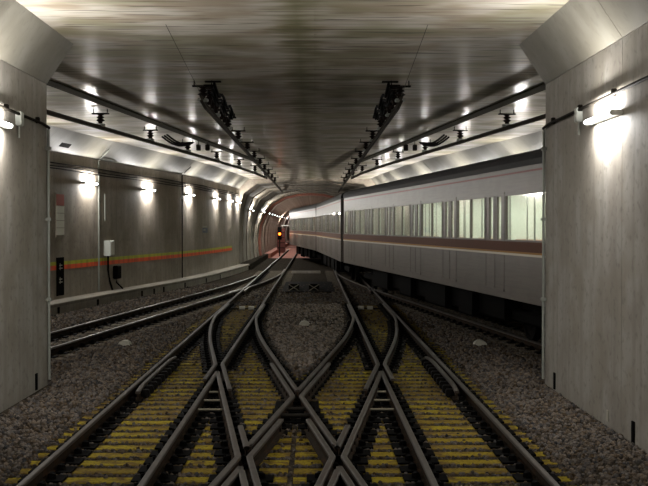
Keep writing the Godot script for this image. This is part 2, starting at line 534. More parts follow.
# ------------------------------------------------------------------ the setting
func build_shell() -> void:
	# ground
	var mb := MB.new()
	var xs := []
	var x := -12.4
	while x < 12.0:
		xs.append(x)
		x += 0.2
	var ds := []
	var d := -14.0
	while d < 62.0:
		ds.append(d)
		d += 0.25 if d > 8 and d < 40 else 1.0
	ds.append(62.2)
	var hh := []
	for i in ds.size():
		var row := PackedFloat32Array()
		for j in xs.size():
			row.append(ground(xs[j], ds[i]))
		hh.append(row)
	for i in range(ds.size() - 1):
		for j in range(xs.size() - 1):
			mb.quad(Vector3(xs[j], hh[i][j], -ds[i]), Vector3(xs[j + 1], hh[i][j + 1], -ds[i]), Vector3(xs[j + 1], hh[i + 1][j + 1], -ds[i + 1]), Vector3(xs[j], hh[i + 1][j], -ds[i + 1]))
	mb.box(Vector3(AX, -0.75, -24), Vector3(25, 0.3, 78))
	single("floor", mb, M.ground, "dark crushed stone track bed of the junction", "floor", Vector3.ZERO, 0, "", "structure")
	# ceiling slab
	mb = MB.new()
	mb.box(Vector3(AX, CEIL + 0.2, -24.2), Vector3(25.2, 0.4, 77.2))
	single("ceiling", mb, M.ceiling, "flat stained concrete ceiling with board marks across it", "ceiling", Vector3.ZERO, 0, "", "structure")
	# dividing walls either side of the two middle tracks, with a chamfered haunch up to the ceiling
	for s in [1, -1]:
		var o := thing("wall_left" if s > 0 else "wall_right", "pale concrete dividing wall with a lamp, " + ("by the striped wall" if s > 0 else "beside the train"), "wall", Vector3.ZERO, 0, "", "structure")
		var cuts := [-14.0, -6.0, 0.0, 6.0, 12.35, 16.45]
		for k in range(cuts.size() - 1):
			var g0: float = cuts[k] + (0.006 if k > 0 else 0.0)
			var g1: float = cuts[k + 1] - (0.006 if k < cuts.size() - 2 else 0.0)
			var w := MB.new()
			var path := [Vector3(div_x(s), 0, -g0), Vector3(div_x(s), 0, -g1)]
			w.sweep([Vector2(0, -0.5), Vector2(0, 4.605), Vector2(-s * 0.38, 4.605), Vector2(-s * 0.38, -0.5)], path)
			part("wall_panel", w, M.wall, o)
			w = MB.new()
			w.sweep([Vector2(s * 0.004, 4.612), Vector2(s * 0.42, CEIL), Vector2(-s * 0.38, CEIL), Vector2(-s * 0.38, 4.612)], path)
			part("haunch_panel", w, M.haunch, o)
		var back := MB.new()
		back.box(Vector3(div_x(s) - s * 0.22, 2.36, -1.2), Vector3(0.2, 5.7, 30.3))
		part("wall_core", back, M.wall_dark, o)
	# outer walls that run in beside the curving tracks
	for s in [1, -1]:
		var o := thing("wall_outer_left" if s > 0 else "wall_outer_right", "stained concrete tunnel wall with yellow and orange stripes and lamps" if s > 0 else "stained concrete tunnel wall behind the train", "wall", Vector3.ZERO, 0, "", "structure")
		var cuts := [2.0, 15.0, 25.0, 35.15, 45.1, 53.6, 62.0]
		for k in range(cuts.size() - 1):
			var path := wall_path(cuts[k] + 0.015, cuts[k + 1] - 0.015, s)
			var w := MB.new()
			w.sweep([Vector2(0, -0.5), Vector2(0, 4.62), Vector2(-s * 0.3, 4.62), Vector2(-s * 0.3, -0.5)], path)
			part("wall_panel", w, M.wall_dark, o)
			w = MB.new()
			w.sweep([Vector2(s * 0.004, 4.635), Vector2(s * 0.60, CEIL), Vector2(-s * 0.3, CEIL), Vector2(-s * 0.3, 4.635)], path)
			part("haunch_panel", w, M.haunch, o)
		var back := MB.new()
		wall_strip(back, wall_path(2.0, 62.0, s, -0.05), -0.5, CEIL, 0.4, s)
		part("wall_core", back, M.wall_dark, o)
		if s > 0:
			for k in range(cuts.size() - 1):
				var path := wall_path(cuts[k] + 0.015, minf(cuts[k + 1], 58.6) - 0.015, s)
				var w := MB.new()
				w.sweep([Vector2(-0.01, 1.225), Vector2(-0.01, 1.335), Vector2(0.003, 1.335), Vector2(0.003, 1.225)], path)
				part("yellow_stripe", w, M.yellow_band, o)
				w = MB.new()
				w.sweep([Vector2(-0.01, 1.085), Vector2(-0.01, 1.223), Vector2(0.003, 1.223), Vector2(0.003, 1.085)], path)
				part("orange_stripe", w, M.orange_band, o)
		# raised walkway along that wall
		var wk := thing("trim_1" if s > 0 else "trim_2", "low concrete walkway kerb along the striped wall" if s > 0 else "low concrete walkway kerb behind the train", "kerb", Vector3.ZERO, 0, "", "structure")
		for k in range(cuts.size() - 1):
			var w := MB.new()
			var path := wall_path(cuts[k] + 0.01, cuts[k + 1] - 0.01, s)
			var face: float = s * 0.55
			w.sweep([Vector2(face, -0.5), Vector2(face, 0.10), Vector2(0, 0.10), Vector2(0, -0.5)], path)
			part("kerb_face", w, M.wall_dark, wk)
			w = MB.new()
			w.sweep([Vector2(s * 0.62, 0.10), Vector2(s * 0.62, 0.18), Vector2(s * 0.60, 0.20), Vector2(0, 0.20), Vector2(0, 0.10)], path)
			part("walkway_slab", w, M.slab, wk)
		if s > 0:
			for q in [26.5, 30.3, 33.6, 38.0, 39.4, 40.6, 43.6, 47.5, 51.0]:
				var w := MB.new()
				w.box(Vector3.ZERO, Vector3(0.02, 0.20, 0.16))
				var h := part("drain_hole", w, M.black, wk, Vector3(wall_x(q) + 0.56, -0.03, -q))
				h.rotation.y = wall_turn(q)
	# the ends of the side tunnels and of the platform hall behind the viewer
	mb = MB.new()
	mb.box(Vector3(AX, 2.3, 14.2), Vector3(25.2, 6.2, 0.4))
	for s in [1, -1]:
		mb.box(Vector3(mir(-8.2, s), 2.3, -1.9), Vector3(8.0, 6.2, 0.3))
	single("wall_back", mb, M.wall_dark, "concrete end wall behind the platform end", "wall", Vector3.ZERO, 0, "", "structure")
	# headwall where the flat ceiling ends over the arch
	mb = MB.new()
	var pr := arch_profile(0.0)
	for k in range(pr.size() - 1):
		var a: Vector2 = pr[k]
		var b: Vector2 = pr[k + 1]
		mb.quad(Vector3(a.x, a.y, -62.0), Vector3(a.x, CEIL + 0.1, -62.0), Vector3(b.x, CEIL + 0.1, -62.0), Vector3(b.x, b.y, -62.0))
	for s in [1, -1]:
		mb.box(Vector3(mir(-6.9, s), 2.3, -62.2), Vector3(5.0, 6.2, 0.4))
	single("wall_far", mb, M.wall_dark, "dark concrete headwall over the mouth of the arched tunnel", "wall", Vector3.ZERO, 0, "", "structure")

func arch_profile(grow: float, d := 62.0) -> Array:       # box-like at the mouth, a round arch from 80 m on
	var box := [Vector2(-4.42, -0.5), Vector2(-4.45, 0.6), Vector2(-4.46, 1.5), Vector2(-4.46, 2.5), Vector2(-4.43, 3.5), Vector2(-4.2, 4.4), Vector2(-3.4, 4.97), Vector2(-1.8, 5.12), Vector2(AX, 5.15)]
	var arch := [Vector2(-4.0, -0.5), Vector2(-4.22, 0.6), Vector2(-4.26, 1.5), Vector2(-4.14, 2.5), Vector2(-3.80, 3.35), Vector2(-3.2, 4.1), Vector2(-2.25, 4.66), Vector2(-1.2, 4.9), Vector2(AX, 4.97)]
	var t := smoothstep(62.0, 80.0, d)
	var a := []
	for i in box.size():
		var q: Vector2 = box[i].lerp(arch[i], t)
		a.append(q + (q - Vector2(AX, 1.6)).normalized() * grow)
	for k in range(box.size() - 2, -1, -1):
		a.append(Vector2(2 * AX - a[k].x, a[k].y))
	return a

func build_tunnel() -> void:
	var o := thing("wall_tunnel", "arched tunnel lining with ribs beyond the junction", "tunnel", Vector3.ZERO, 0, "", "structure")
	var d := 62.0
	var k := 0
	while d < 206.0:
		var step := 3.0 if d < 128 else 19.5
		var mb := MB.new()
		var a := arch_profile(0.0, d)
		var b := arch_profile(0.35, d)
		var a1 := arch_profile(0.0, d + step)
		var b1 := arch_profile(0.35, d + step)
		var z0 := -d
		var z1 := -(d + step)
		for j in range(a.size() - 1):
			mb.quad(Vector3(a[j].x, a[j].y, z0), Vector3(a[j + 1].x, a[j + 1].y, z0), Vector3(a1[j + 1].x, a1[j + 1].y, z1), Vector3(a1[j].x, a1[j].y, z1))
			mb.quad(Vector3(b[j].x, b[j].y, z0), Vector3(b1[j].x, b1[j].y, z1), Vector3(b1[j + 1].x, b1[j + 1].y, z1), Vector3(b[j + 1].x, b[j + 1].y, z0))
		part("lining_ring", mb, M.tunnel if d < 79 else M.lining_glow_tone, o)
		# rib at the near end of the ring
		mb = MB.new()
		var pink := d > 79 and d < 82
		var c := arch_profile(-0.16 if pink else (-0.06 if d < 79 else -0.12), d)
		var w := 1.4 if pink else 0.2
		for j in range(a.size() - 1):
			mb.quad(Vector3(c[j].x, c[j].y, z0 - w), Vector3(c[j].x, c[j].y, z0), Vector3(c[j + 1].x, c[j + 1].y, z0), Vector3(c[j + 1].x, c[j + 1].y, z0 - w))
			for e in [0.0, -w]:
				mb.quad(Vector3(a[j].x, a[j].y, z0 + e), Vector3(a[j + 1].x, a[j + 1].y, z0 + e), Vector3(c[j + 1].x, c[j + 1].y, z0 + e), Vector3(c[j].x, c[j].y, z0 + e))
		part("rib", mb, M.warm_glow_tone if pink else (M.tunnel if d < 79 else M.lining_glow_tone), o)
		d += step
		k += 1
	var fl := MB.new()
	fl.box(Vector3(AX, -0.37, -74), Vector3(8.6, 0.4, 24))
	fl.box(Vector3(-4.1, -0.05, -74), Vector3(0.7, 0.5, 24))
	single("floor_junction", fl, M.ground, "dark track bed at the mouth of the arched tunnel", "floor", Vector3.ZERO, 0, "", "structure")
	fl = MB.new()
	fl.box(Vector3(AX, -0.37, -146), Vector3(8.6, 0.4, 120))
	fl.box(Vector3(-3.9, -0.05, -146), Vector3(0.7, 0.5, 120))
	single("floor_tunnel", fl, M.warm_glow_tone, "concrete track bed inside the arched tunnel with warm glow painted in as pink", "floor", Vector3.ZERO, 0, "", "structure")
	var ew := MB.new()
	ew.box(Vector3(AX, 2.3, -206.5), Vector3(11, 7, 0.5))
	single("wall_tunnel_end", ew, M.wall_dark, "dark far end of the arched tunnel", "wall", Vector3.ZERO, 0, "", "structure")

# ------------------------------------------------------------------ track
func build_track() -> void:
	# yellow turnout sleepers, one to each side of the middle line per row, wide across both routes
	var lens := [2.91, 2.55, 2.2]
	var meshes := []
	for k in 4:
		var a := []
		for L in lens:
			var mb := MB.new()
			mb.cbox(Vector3(0, -0.09, 0), Vector3(0.235, 0.18, L), 0.012, Basis(Vector3.UP, PI / 2))
			a.append(mb.mesh(M.sleeper[k]))
		meshes.append(a)
	for s in [1, -1]:
		for d in rows(3.2, 34.0):
			var n := 0 if d < 20.0 else (1 if d < 25.0 else 2)
			var v := rng.randi() % 3
			if d > 27.0:
				v = 2 + rng.randi() % 2
			var o := MeshInstance3D.new()
			o.name = numbered("sleeper")
			o.mesh = meshes[v][n]
			add_child(o)
			o.position = Vector3(mir(-3.18 + lens[n] / 2, s), -0.161, -d + rng.randf_range(-0.012, 0.012))
			o.rotation.y = rng.randf_range(-0.006, 0.006)
			tag(o, "yellow synthetic sleeper under the crossing rails " + ("on the striped wall's side" if s > 0 else "on the train's side"), "sleeper", "yellow sleepers of the scissors crossing")
	# grey sleepers of the outer tracks
	var g := MB.new()
	g.cbox(Vector3(0, -0.09, 0), Vector3(0.22, 0.18, 2.1), 0.012, Basis(Vector3.UP, PI / 2))
	var gm := g.mesh(M.sleeper_grey)
	for s in [1, -1]:
		for d in rows(16.8, 40.0, 0.62):
			var o := MeshInstance3D.new()
			o.name = numbered("sleeper")
			o.mesh = gm
			add_child(o)
			o.position = Vector3(mir(f3(d) + 0.56, s), -0.161, -d)
			o.rotation.y = -s * 0.1244
			tag(o, "grey sleeper of the curving outer track " + ("below the striped wall" if s > 0 else "under the train"), "sleeper", "grey sleepers of the outer tracks")
		for d in rows(35.0, 61.0, 0.62):
			var o := MeshInstance3D.new()
			o.name = numbered("sleeper")
			o.mesh = gm
			add_child(o)
			o.position = Vector3(mir(-2.16, s), -0.163, -d)
			tag(o, "grey sleeper of the straight track beyond the yellow ones, " + ("striped wall's side" if s > 0 else "train's side"), "sleeper", "grey sleepers beyond the crossing")
	var F := FLANGE
	for s in [1, -1]:
		var side := "striped wall's side" if s > 0 else "train's side"
		# frog of the middle track's inner rail and the crossover
		var q1 := meet(r2, -F, t_, 0, 15, 24)
		var dj := meet(n3, 0, r1, 0, 35, 50)
		var q3 := meet(r1, 0, n3, -F, 35, 52)
		# straight outer rail up to its crossing with the curving track
		rail("rail", trace(r1, 2.0, dj, 0, 4.0), s, "long straight outer rail of the middle track, %s" % side, "rail", "", rows(8.6, 34.0))
		var pts := trace(n3, dj - 2.2, q3, -F, 0.6)
		pts.append_array(trace(r1, q3 + 0.3, 112.0 if s > 0 else 60.0, 0, 4.0))
		rail("worn_rail", pts, s, "far rail with a bent wing where the curving track joins, %s" % side, "rail", "", rows(40.0, 60.0, 0.62))
		rail("worn_rail", trace(n3, 8.0, dj, 0, 1.0), s, "near rail of the curving outer track, %s" % side, "rail", "", rows(16.8, 40.0, 0.62))
		var q4 := meet(n3, 0, r1, F, 35, 52)
		pts = trace(r1, dj - 1.5, q4, F, 0.6)
		var dn := 40.0 + 19.12 - sqrt(0.07 * 2 * 19.12 / 0.125)
		pts.append_array(trace(n3, q4 + 0.3, dn, 0, 1.0))
		pts.append_array(trace(r2, dn + 0.5, dn + 5.0, -0.068, 1.0))
		rail("worn_rail", pts, s, "shiny curved rail sweeping into the straight track, %s" % side, "rail")
		rail("worn_rail", trace(f3, 8.0, 52.5, 0, 1.0), s, "outermost rail of the curving track next to the kerb, %s" % side, "rail", "", rows(16.8, 40.0, 0.62))
		rail("rail", trace(r2, 2.0, 17.35, 0, 2.0), s, "inner rail of the middle track ending in the frog nose, %s" % side, "rail", "", rows(8.6, 17.0))
		pts = trace(t_, q1 - 2.9, q1, F, 0.6)
		for i in pts.size():
			pts[i] = Vector2(t_(pts[i].y) + F, pts[i].y)
		pts.append_array(trace(r2, q1 + 0.25, 112.0 if s > 0 else 60.0, 0, 4.0))
		rail("rail", pts, s, "inner rail running away from the frog with a bent wing, %s" % side, "rail", "", rows(18.4, 34.0))
		# crossover: outer leg of the diamond
		pts = trace(p, 3.0, 10.9, 0, 2.0)
		pts.append_array(trace(t_, 11.1, 17.35, 0, 2.0))
		rail("crossing_rail", pts, s, "angled rail at the side corner of the diamond crossing, %s" % side, "rail", "", rows(8.6, 17.0))
		var dt := 21.0 + 10.68 - sqrt(0.07 * 2 * 10.68 / 0.125)
		pts = trace(r2, q1 - 1.9, q1, -F, 0.6)
		pts.append_array(trace(t_, q1 + 0.25, dt, 0, 0.6))
		pts.append_array(trace(r1, dt + 0.4, dt + 4.5, 0.068, 1.0))
		rail("switch_rail", pts, s, "S-bent switch rail closing onto the outer rail, %s" % side, "rail", "", rows(q1, dt))
		var e := F / 0.25
		pts = trace(t_, 12.6, 10.9 + e, F, 0.6)
		pts.append_array(trace(p, 10.9 + e + 0.15, 15.3 - e, 0, 1.0))
		pts.append_array(trace(s_, 15.3 - e + 0.15, 18.4, -F, 0.6))
		rail("crossing_rail", pts, s, "diagonal rail of the diamond with a bent check arm, %s" % side, "rail", "", rows(11.5, 15.0))
		var dp := 21.0 + 10.36 - sqrt(0.07 * 2 * 10.36 / 0.125)
		pts = trace(s_, 15.3, dp, 0, 0.6)
		pts.append_array(trace(r2, dp + 0.4, dp + 4.5, 0.068, 1.0))
		rail("switch_rail", pts, s, "bowed switch rail along the gravel island, %s" % side, "rail", "", rows(15.5, dp))
		pts = trace(p, 13.0, 10.9, F, 0.6)
		pts.append_array(trace(t_, 10.7, 4.0, F, 1.0))
		rail("wing_rail", pts, s, "bent wing rail inside the diamond corner, %s" % side, "rail", "", rows(8.6, 10.6))
		pts = trace(p, 8.6, 10.9 - e, F, 0.6)
		pts.append_array(trace(t_, 10.9 - e - 0.15, 4.0, 0, 1.0))
		rail("wing_rail", pts, s, "pointed nose of the diamond corner, %s" % side, "rail")
		# guard rail beside the outer rail, flared at its ends
		pts = [Vector2(R1 + 0.165, 15.2), Vector2(R1 + F + 0.01, 15.75), Vector2(R1 + F, 16.2), Vector2(R1 + F, 18.4), Vector2(R1 + F + 0.01, 18.9), Vector2(R1 + 0.17, 19.3)]
		var gr := rail("guard_rail", pts, s, "short guard rail with flared ends beside the outer rail, %s" % side, "rail")
		var mb := MB.new()
		mb.cbox(Vector3.ZERO, Vector3(0.14, 0.12, 0.10), 0.02)
		var chair := mb.mesh(M.iron_dark)
		for d in rows(15.4, 19.2):
			mpart("chair_block", chair, gr, Transform3D(Basis(), Vector3(s * (F + 0.09 - 0.165), 0.06, -(d - 15.2))))
		# tie bars in the frog
		for d in [14.0, 14.75, 15.5]:
			mb = MB.new()
			var xa: float = R2 + 0.05
			var xb: float = t_(d) - 0.05
			mb.tube([Vector3(-(xb - xa) / 2, 0, 0), Vector3((xb - xa) / 2, 0, 0)], 0.018, 6)
			single("tie_rod", mb, M.bar_pale, "thin steel tie rod between the frog rails, %s" % side, "tie rod", Vector3(mir((xa + xb) / 2, s), -0.06, -d), 0, "tie rods in the frogs")
		# stretcher of the switch with its two pale covers
		var sb := thing("switch_stretcher", "pair of white stretcher covers between the switch rails, %s" % side, "switch stretcher", Vector3(mir(-2.05, s), -0.16, -32.0), 0, "switch stretchers")
		mb = MB.new()
		mb.cbox(Vector3(0, 0.05, 0), Vector3(0.05, 0.04, 1.0), 0.01, Basis(Vector3.UP, PI / 2))
		part("bar", mb, M.iron, sb)
		for e2 in [-1, 1]:
			mb = MB.new()
			mb.cbox(Vector3(e2 * 0.14, 0.075, 0), Vector3(0.15, 0.10, 0.17), 0.02, Basis(Vector3.UP, PI / 2))
			part("cover", mb, M.white_dull, sb)
	for d in [14.1, 13.6]:
		var mb := MB.new()
		var w: float = p(d) - AX
		mb.tube([Vector3(w + 0.02, 0, 0), Vector3(-w - 0.02, 0, 0)], 0.03, 6)
		single("tie_rod", mb, M.iron, "dark tie rod under the top corner of the diamond", "tie rod", Vector3(AX, -0.07, -d), 0, "tie rods in the frogs")
	# dark plate bed under the top corner of the diamond
	var bed := MB.new()
	bed.cbox(Vector3.ZERO, Vector3(0.62, 0.02, 0.9), 0.006)
	single("base_plate", bed, M.black, "dark steel base plate under the top corner of the diamond", "plate", Vector3(AX, -0.146, -14.7))

# ------------------------------------------------------------------ train
func build_train() -> void:
	var ends := [[17.6, 42.6], [43.15, 63.0], [63.55, 87.6]]
	var labels := ["silver train car with brown stripe passing beside the dividing wall", "silver train car in the middle of the train, between two gangways", "silver train car in the mouth of the arched tunnel"]
	for k in 3:
		var d0: float = ends[k][0]
		var d1: float = ends[k][1]
		var a := Vector3(train_x(d0), 0, -d0)
		var b := Vector3(train_x(d1), 0, -d1)
		if k == 2:
			b.x = train_x(d1) + 0.05
		train_car(a, b, labels[k], k)

func train_car(a: Vector3, b: Vector3, label: String, idx: int) -> void:
	var L := (b - a).length()
	var o := thing("train_car", label, "train car", (a + b) / 2, atan2(-(b.x - a.x), -(b.z - a.z)), "cars of the passing train")
	# local: -z towards the far end, -x the side seen
	var doors := []
	var u := 2.1                                # from the far end
	while u < L - 1.4:
		doors.append(-L / 2 + u)
		u += 3.75
	var opens := []                             # window openings [z0, z1, is_door]
	var last := -L / 2 + 0.35
	for z in doors:
		if z - 0.75 - last > 0.5:
			var w0: float = last + 0.12
			var w1: float = z - 0.75
			if w1 - w0 > 1.6:
				var m := (w0 + w1) / 2
				opens.append([w0, m - 0.03, false]); opens.append([m + 0.03, w1, false])
			else:
				opens.append([w0, w1, false])
		opens.append([z - 0.42, z - 0.14, true]); opens.append([z + 0.14, z + 0.42, true])
		last = z + 0.63
	if L / 2 - 0.35 - last > 0.6:
		opens.append([last + 0.12, L / 2 - 0.35, false])
	var y0 := 2.13
	var y1 := 3.0
	for s in [-1, 1]:
		var mb := MB.new()
		var X: float = 1.38 * s
		mb.box(Vector3(X, (0.95 + y0) / 2, 0), Vector3(0.04, y0 - 0.95, L))
		mb.box(Vector3(X, (y1 + 3.57) / 2, 0), Vector3(0.04, 3.57 - y1, L))
		var z := -L / 2
		for w in opens:
			mb.box(Vector3(X, (y0 + y1) / 2, (z + w[0]) / 2), Vector3(0.04, y1 - y0, w[0] - z))
			z = w[1]
		mb.box(Vector3(X, (y0 + y1) / 2, (z + L / 2) / 2), Vector3(0.04, y1 - y0, L / 2 - z))
		part("side_wall", mb, M.car_body, o)
		mb = MB.new()                               # pale lining on the inner face
		X = 1.348 * s
		mb.box(Vector3(X, (1.15 + y0) / 2, 0), Vector3(0.012, y0 - 1.15, L - 0.2))
		mb.box(Vector3(X, (y1 + 3.36) / 2, 0), Vector3(0.012, 3.36 - y1, L - 0.2))
		z = -L / 2 + 0.1
		for w in opens:
			mb.box(Vector3(X, (y0 + y1) / 2, (z + w[0]) / 2), Vector3(0.012, y1 - y0, w[0] - z))
			z = w[1]
		mb.box(Vector3(X, (y0 + y1) / 2, (z + L / 2 - 0.1) / 2), Vector3(0.012, y1 - y0, L / 2 - 0.1 - z))
		part("inner_lining", mb, M.car_inside, o)
		for w in opens:
			mb = MB.new()
			mb.box(Vector3(s * 1.376, (y0 + y1) / 2, (w[0] + w[1]) / 2), Vector3(0.010, y1 - y0 + 0.02, w[1] - w[0] + 0.02))
			var pane := part("window_pane", mb, M.pane, o)
			if s > 0:
				mb = MB.new()
				mb.box(Vector3(1.347, (y0 + y1) / 2, (w[0] + w[1]) / 2), Vector3(0.008, y1 - y0, w[1] - w[0]))
				part("added_pale_sheet", mb, M.car_inside, pane)  # added pale sheet behind the far windows so the near ones look evenly bright
			if not w[2] and s < 0:
				mb = MB.new()
				for e in [w[0] - 0.015, w[1] + 0.015]:
					mb.box(Vector3(s * 1.403, (y0 + y1) / 2, e), Vector3(0.012, y1 - y0 + 0.06, 0.03))
				for e in [y0 - 0.015, y1 + 0.015]:
					mb.box(Vector3(s * 1.403, e, (w[0] + w[1]) / 2), Vector3(0.012, 0.03, w[1] - w[0] + 0.06))
				part("window_frame", mb, M.car_body, pane)
		if s < 0:
			for zc in doors:
				mb = MB.new()
				for e in [-0.64, 0.0, 0.64]:
					mb.box(Vector3(s * 1.402, 2.06, zc + e), Vector3(0.010, 1.92, 0.014))
				mb.box(Vector3(s * 1.403, 3.06, zc), Vector3(0.016, 0.05, 1.31))
				mb.box(Vector3(s * 1.405, 1.10, zc), Vector3(0.02, 0.04, 1.31))
				part("door", mb, M.car_body, o)
			for st in [["red_line", 3.43, 0.035, M.car_red], ["brown_stripe", 2.0, 0.19, M.car_brown], ["gold_stripe", 1.885, 0.036, M.car_gold], ["cream_stripe", 1.845, 0.04, M.car_cream], ["gutter", 3.545, 0.03, M.car_roof]]:
				mb = MB.new()
				mb.box(Vector3(s * 1.4, st[1], 0), Vector3(0.022, st[2], L - 0.1))
				part(st[0], mb, st[3], o)
			mb = MB.new()
			mb.box(Vector3(s * 1.40, 1.21, 0), Vector3(0.014, 0.012, L - 0.1))
			part("seam", mb, M.frame, o)
	var mb := MB.new()
	var pr := [Vector2(-1.41, 3.56), Vector2(-1.41, 3.64), Vector2(-1.36, 3.75), Vector2(-1.15, 3.85), Vector2(-0.6, 3.92), Vector2(0, 3.94), Vector2(0.6, 3.92), Vector2(1.15, 3.85), Vector2(1.36, 3.75), Vector2(1.41, 3.64), Vector2(1.41, 3.56)]
	mb.sweep(pr, [Vector3(0, 0, L / 2), Vector3(0, 0, -L / 2)])
	part("roof", mb, M.car_roof, o)
	mb = MB.new()
	mb.box(Vector3(0, 1.08, 0), Vector3(2.64, 0.14, L - 0.04))
	part("floor_pan", mb, M.car_floor, o)
	mb = MB.new()
	mb.box(Vector3(0, 3.38, 0), Vector3(2.62, 0.05, L - 0.2))
	part("inner_ceiling", mb, M.car_inside, o)
	for e in [-1, 1]:
		mb = MB.new()
		mb.box(Vector3(0, 2.26, e * (L / 2 - 0.05)), Vector3(2.7, 2.6, 0.1))
		part("end_wall", mb, M.car_inside if false else M.car_body, o)
		mb = MB.new()
		for k in 4:
			mb.cbox(Vector3(0, 2.1, e * (L / 2 + 0.03 + 0.06 * k)), Vector3(1.5, 2.3, 0.045), 0.1)
		part("gangway_bellows", mb, M.bellows, o)
		mb = MB.new()
		for s in [-1, 1]:
			mb.box(Vector3(s * 1.402, 2.26, e * (L / 2 - 0.09)), Vector3(0.012, 2.6, 0.16))
		part("corner_post", mb, M.bellows, o)
		# bogie
		var bz: float = e * (L / 2 - 3.4)
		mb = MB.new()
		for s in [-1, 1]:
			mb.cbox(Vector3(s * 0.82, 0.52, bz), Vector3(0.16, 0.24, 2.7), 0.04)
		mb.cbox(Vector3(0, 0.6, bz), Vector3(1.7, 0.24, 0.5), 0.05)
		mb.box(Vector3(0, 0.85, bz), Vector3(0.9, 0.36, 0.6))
		var bg := part("bogie", mb, M.black, o)  # black stands in for the unlit dark beneath the car
		for zz in [-1.05, 1.05]:
			for s in [-1, 1]:
				mb = MB.new()
				mb.lathe([Vector2(0.0, 0.05), Vector2(0.16, 0.05), Vector2(0.2, 0.02), Vector2(0.34, 0.02), Vector2(0.36, 0.06), Vector2(0.425, 0.055), Vector2(0.43, -0.05), Vector2(0.455, -0.055), Vector2(0.455, -0.08), Vector2(0.0, -0.08)], Vector3(s * 0.56, 0.435, bz + zz), Basis(Vector3(0, 0, 1), -s * PI / 2), 20)
				part("wheel", mb, M.iron_dark, bg)
	mb = MB.new()
	mb.cbox(Vector3(0, 0.66, 0), Vector3(2.1, 0.58, L - 9.6), 0.05)
	mb.cbox(Vector3(0, 0.78, 0), Vector3(1.3, 0.34, L - 0.6), 0.05)
	part("underfloor_filler", mb, M.black, o)  # added black bulk hiding lit gaps below; shade put into its colour
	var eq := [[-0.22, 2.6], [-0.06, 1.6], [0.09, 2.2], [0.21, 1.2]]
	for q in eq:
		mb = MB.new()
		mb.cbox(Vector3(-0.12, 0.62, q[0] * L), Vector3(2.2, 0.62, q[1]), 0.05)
		part("underfloor_box", mb, M.black, o)  # painted black for the lack of light down here
	# lit saloon
	var nt := int(L / 2.4)
	for k in nt:
		for s in [-1, 1]:
			mb = MB.new()
			mb.tube([Vector3(s * 0.62, 3.32, -L / 2 + (k + 0.5) * L / nt - 0.55 * 2), Vector3(s * 0.62, 3.32, -L / 2 + (k + 0.5) * L / nt + 0.55 * 2)], 0.025, 8)
			part("light_tube", mb, M.car_light, o)
	for s in [-1, 1]:
		var al := AreaLight3D.new()
		al.area_size = Vector2(L - 0.6, 0.06)
		al.light_energy = CAR_E
		al.light_color = Color(0.97, 1.0, 0.95)
		al.area_range = 8.0
		al.shadow_enabled = true
		al.transform = Transform3D(Basis(Vector3.UP, PI / 2) * Basis(Vector3.RIGHT, -PI / 2), Vector3(s * 0.62, 3.285, 0))
		o.add_child(al)
	for s in [-1, 1]:
		last = -L / 2 + 0.3
		for zc in doors + [L / 2 + 0.4]:
			var z0: float = last
			var z1: float = zc - 0.75
			if z1 - z0 > 0.7:
				mb = MB.new()
				mb.cbox(Vector3(s * 1.07, 1.52, (z0 + z1) / 2), Vector3(0.5, 0.14, z1 - z0 - 0.1), 0.03)
				mb.cbox(Vector3(s * 1.26, 1.82, (z0 + z1) / 2), Vector3(0.12, 0.46, z1 - z0 - 0.1), 0.03)
				part("bench_seat", mb, M.car_seat, o)
			last = zc + 0.75
	mb = MB.new()
	for zc in doors:
		for s in [-1, 1]:
			for e in [-0.8, 0.8]:
				mb.tube([Vector3(s * 0.82, 1.15, zc + e), Vector3(s * 0.82, 3.36, zc + e)], 0.018, 6)
	part("grab_poles", mb, M.galv, o)
const CAR_E := 38.0

